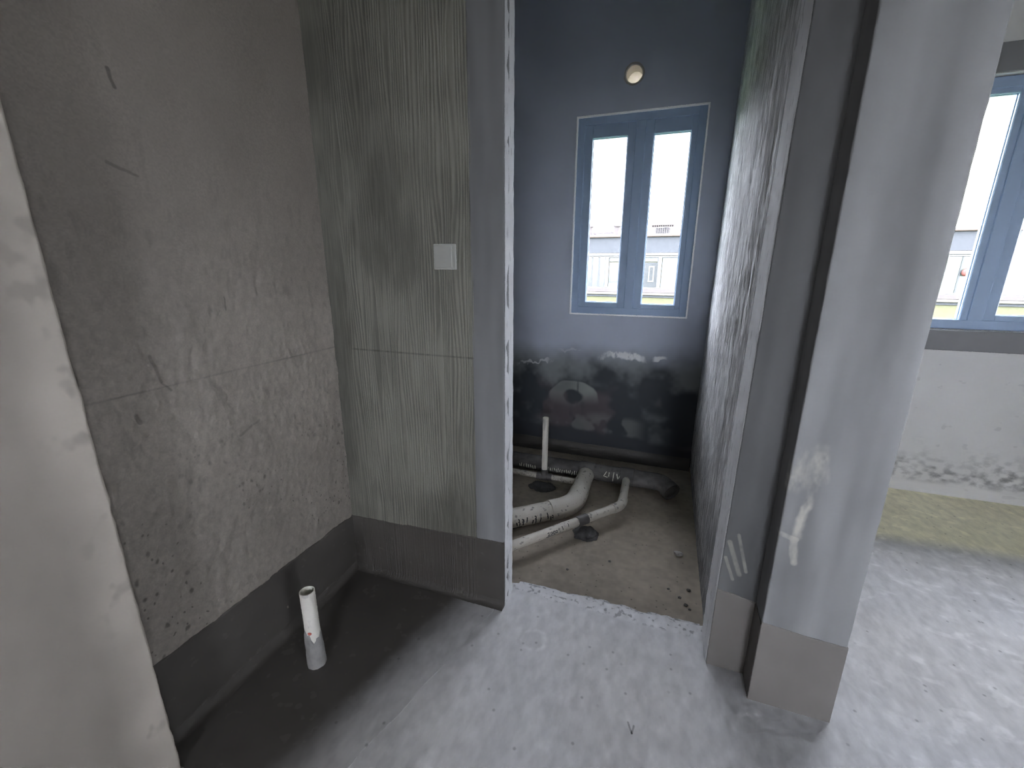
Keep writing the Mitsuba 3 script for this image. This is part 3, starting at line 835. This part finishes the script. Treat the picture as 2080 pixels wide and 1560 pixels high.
labels['drain_pipework__small_pipe__marking'] = {'label': 'dark print on the small pipe', 'kind': 'stuff'}
say('drain_pipework', 'welded white and grey plastic drain pipes lying on the bathroom floor before the dark wall', 'pipes')
labels['drain_pipework__main_pipe'] = {'label': 'thick grimy grey main pipe along the wall'}
labels['drain_pipework__branch_pipe'] = {'label': 'thick dusty white branch bending to the left'}
labels['drain_pipework__waste_pipe'] = {'label': 'thin dusty white pipe nearest the threshold'}
labels['drain_pipework__riser'] = {'label': 'slender upright cream pipe'}

# mortar lumps that carry the pipes
add('mortar_lump', lump((-0.683, 2.51, -0.062), (0.088, 0.060, 0.032), 2, rough=0.45), 'dark_mortar', True)
say('mortar_lump', 'dark rough lump of mortar under the upright cream pipe', 'mortar lump')
k = add('mortar_lump', lump((-0.312, 2.082, -0.056), (0.066, 0.062, 0.034), 5, rough=0.45), 'dark_mortar', True)
say(k, 'dark rough lump of mortar propping up the thin waste pipe', 'mortar lump')

# crumbs on the bathroom floor
k = add('mortar_chip', lump((0.165, 2.075, BF + 0.008), (0.022, 0.016, 0.012), 11, 2), 'chip_grey')
say(k, 'pale flat chip of mortar on the bathroom floor near the right wall', 'mortar chip')
for i, (x, y, s) in enumerate([(-0.345, 1.77, 0.009), (0.118, 1.80, 0.008), (0.165, 1.76, 0.010), (0.190, 1.72, 0.011), (0.205, 1.82, 0.012), (-0.16, 1.90, 0.009), (0.205, 1.70, 0.008)]):
    k = add('mortar_crumb', lump((x, y, BF + s * 0.3), (s * 0.75, s * 0.6, s * 0.45), 20 + i, 2, 0.6), 'chip_dark')
    if i == 0:
        say(k, 'small dark mortar crumb on the bathroom floor in front of the thin white waste pipe', 'mortar crumb')
    elif i == 5:
        say(k, 'small dark mortar crumb alone in the middle of the bathroom floor', 'mortar crumb')
    else:
        say(k, 'small dark mortar crumb on the bathroom floor by the foot of the right wall', 'mortar crumb', 'mortar crumbs by the right wall')

# ------------------------------------------------------------------ outside
plain('facade_cream', (0.0464, 0.0424, 0.0336), 0.9)
plain('facade_yellow', (0.0435, 0.0428, 0.0225), 0.9)
plain('facade_pink', (0.036, 0.0315, 0.0307), 0.9)
plain('facade_grey', (0.0221, 0.0238, 0.0272), 0.9)
plain('facade_white', (0.048, 0.048, 0.048), 0.7)
plain('facade_peach', (0.0457, 0.0345, 0.0292), 0.9)
plain('curtain_white', (0.0464, 0.0504, 0.052), 0.9)
plain('glass_dark', (0.0071, 0.0092, 0.0109), 0.15, 0.6)
plain('glass_teal', (0.013, 0.0185, 0.0185), 0.15, 0.6)
plain('glass_green', (0.027, 0.0348, 0.0276), 0.3, 0.5)
plain('mullion_grey', (0.018, 0.0192, 0.021), 0.5)
plain('lantern_red', (0.055, 0.016, 0.013), 0.6)
plain('lawn', (0.052, 0.078, 0.026), 1.0)
FY = 25.0
FX0, FX1 = -26.0, 40.0
B = 'apartment_building'
add(B + '__wall', box(FX0, FX1, FY, FY + 9, -9.0, 2.95), 'facade_yellow')
add(B + '__cornice', box(FX0 - 0.1, FX1 + 0.1, FY - 0.25, FY + 9.2, 2.93, 3.08, 0.03), 'facade_peach')
add(B + '__parapet_band', box(FX0, FX1, FY - 0.10, FY + 0.05, 2.12, 2.93, 0.02), 'facade_grey')
add(B + '__lintel_band', box(FX0, FX1, FY - 0.14, FY + 0.05, 1.97, 2.12, 0.02), 'facade_white')
add(B + '__sill_band', box(FX0, FX1, FY - 0.12, FY + 0.05, 0.04, 0.27, 0.02), 'facade_pink')
add(B + '__sill_moulding', box(FX0, FX1, FY - 0.20, FY + 0.05, -0.08, 0.04, 0.02), 'facade_cream')
add(B + '__string_course', box(FX0, FX1, FY - 0.08, FY + 0.05, -0.21, -0.08, 0.02), 'facade_grey')
BAY = 2.76
bays = [(-3.395 + BAY * k, -3.395 + BAY * (k + 1)) for k in range(-4, 8)]
for bi, (xa, xb) in enumerate(bays):
    green = xa > 9
    w = add(B + '__window', rect_frame(xa, xb, 0.27, 1.97, (0.09, 0.09, 0.06, 0.08), FY - 0.10, FY + 0.02, 0.01), 'facade_white')
    mids = [xa + 0.09, xa + 0.93, xa + 1.93, xb - 0.09] if not green else [xa + 0.09, xa + 1.45, xb - 0.09]
    for q_, (pa, pb) in enumerate(zip(mids[:-1], mids[1:])):
        tall = green or bi % 2 == 1
        gm = 'glass_green' if green else (('glass_dark' if bi % 2 == 0 else ('curtain_white', 'glass_dark', 'glass_teal')[q_]))
        add(w + '__pane', box(pa + 0.02, pb - 0.02, FY - 0.05, FY - 0.02, 0.33, 1.89 if tall else 1.64), gm)
        add(w + '__mullion', box(pb - 0.03, pb + 0.03, FY - 0.08, FY, 0.33, 1.89, 0.005), 'mullion_grey')
        if not tall:
            add(w + '__transom', box(pa + 0.02, pb - 0.02, FY - 0.055, FY - 0.02, 1.68, 1.89), 'curtain_white')
    if not green and bi % 2 == 0:
        add(w + '__blind', box(xa + 0.22, xa + 0.55, FY - 0.065, FY - 0.05, 0.62, 1.50), 'curtain_white')
        add(w + '__sill_panel', box(xa + 0.12, xa + 0.90, FY - 0.065, FY - 0.05, 0.33, 0.55), 'curtain_white')
        add(w + '__casement', rect_frame(xa + 2.20, xa + 2.50, 0.62, 1.45, (0.07, 0.07, 0.07, 0.07), FY - 0.075, FY - 0.05, 0.005), 'facade_white')
    elif not green:
        add(w + '__mullion', box(xa + 2.26, xa + 2.36, FY - 0.07, FY, 0.33, 1.89, 0.005), 'mullion_grey')
say(B, 'long pale apartment building with yellow walls across the way, seen through the windows', 'building')
ln = lump((12.02, FY - 0.16, 1.22), (0.16, 0.10, 0.17), 4, 2, 0.12)
add('red_lantern', ln, 'lantern_red', True)
say('red_lantern', 'round red lantern hanging at a green-tinted window of the building opposite', 'lantern')


def cage(name, x0, x1, z0, z1, n, label):
    y0, y1 = FY + 0.3, FY + 1.2
    ms = [box(x0 - 0.03, x1 + 0.03, y0 - 0.03, y1 + 0.03, z1 - 0.05, z1)]
    k = add(name + '__top_rail', ms[0], 'facade_pink')
    for xx in np.linspace(x0, x1, n):
        add(name + '__bar', box(xx - 0.02, xx + 0.02, y0 - 0.02, y0 + 0.02, z0, z1 - 0.05), 'facade_pink')
    add(name + '__tank', box(x0 + 0.15, x1 - 0.15, y0 + 0.2, y1 - 0.1, z0, z1 - 0.14, 0.03), 'facade_white')
    say(name, label, 'railing')


cage('roof_railing', -1.22, -0.14, 3.08, 3.57, 11, 'low barred railing on the roof opposite, seen through the right bathroom pane')
for i, (x, lab) in enumerate([(-4.50, 'pale pillar on the roof opposite, at the left edge of the left bathroom pane'), (-3.02, 'pale pillar on the roof opposite, at the right edge of the left bathroom pane')]):
    k = f'roof_pillar_{i + 1:03d}' if i else 'roof_pillar'
    add(k, join(box(x - 0.13, x + 0.13, FY + 0.1, FY + 0.4, 3.08, 3.54, 0.01), box(x - 0.19, x + 0.19, FY + 0.04, FY + 0.46, 3.50, 3.60, 0.01)), 'facade_pink')
    say(k, lab, 'roof pillar')
add('roof_beam', box(-4.3, -3.2, FY + 0.18, FY + 0.32, 3.14, 3.26, 0.01), 'facade_pink')
say('roof_beam', 'low pink beam joining the two pillars on the roof opposite', 'beam')
add('lawn_ground', box(-80, 100, 3.6, 90, -9.2, -9.0), 'lawn')
labels['lawn_ground'] = {'kind': 'structure'}
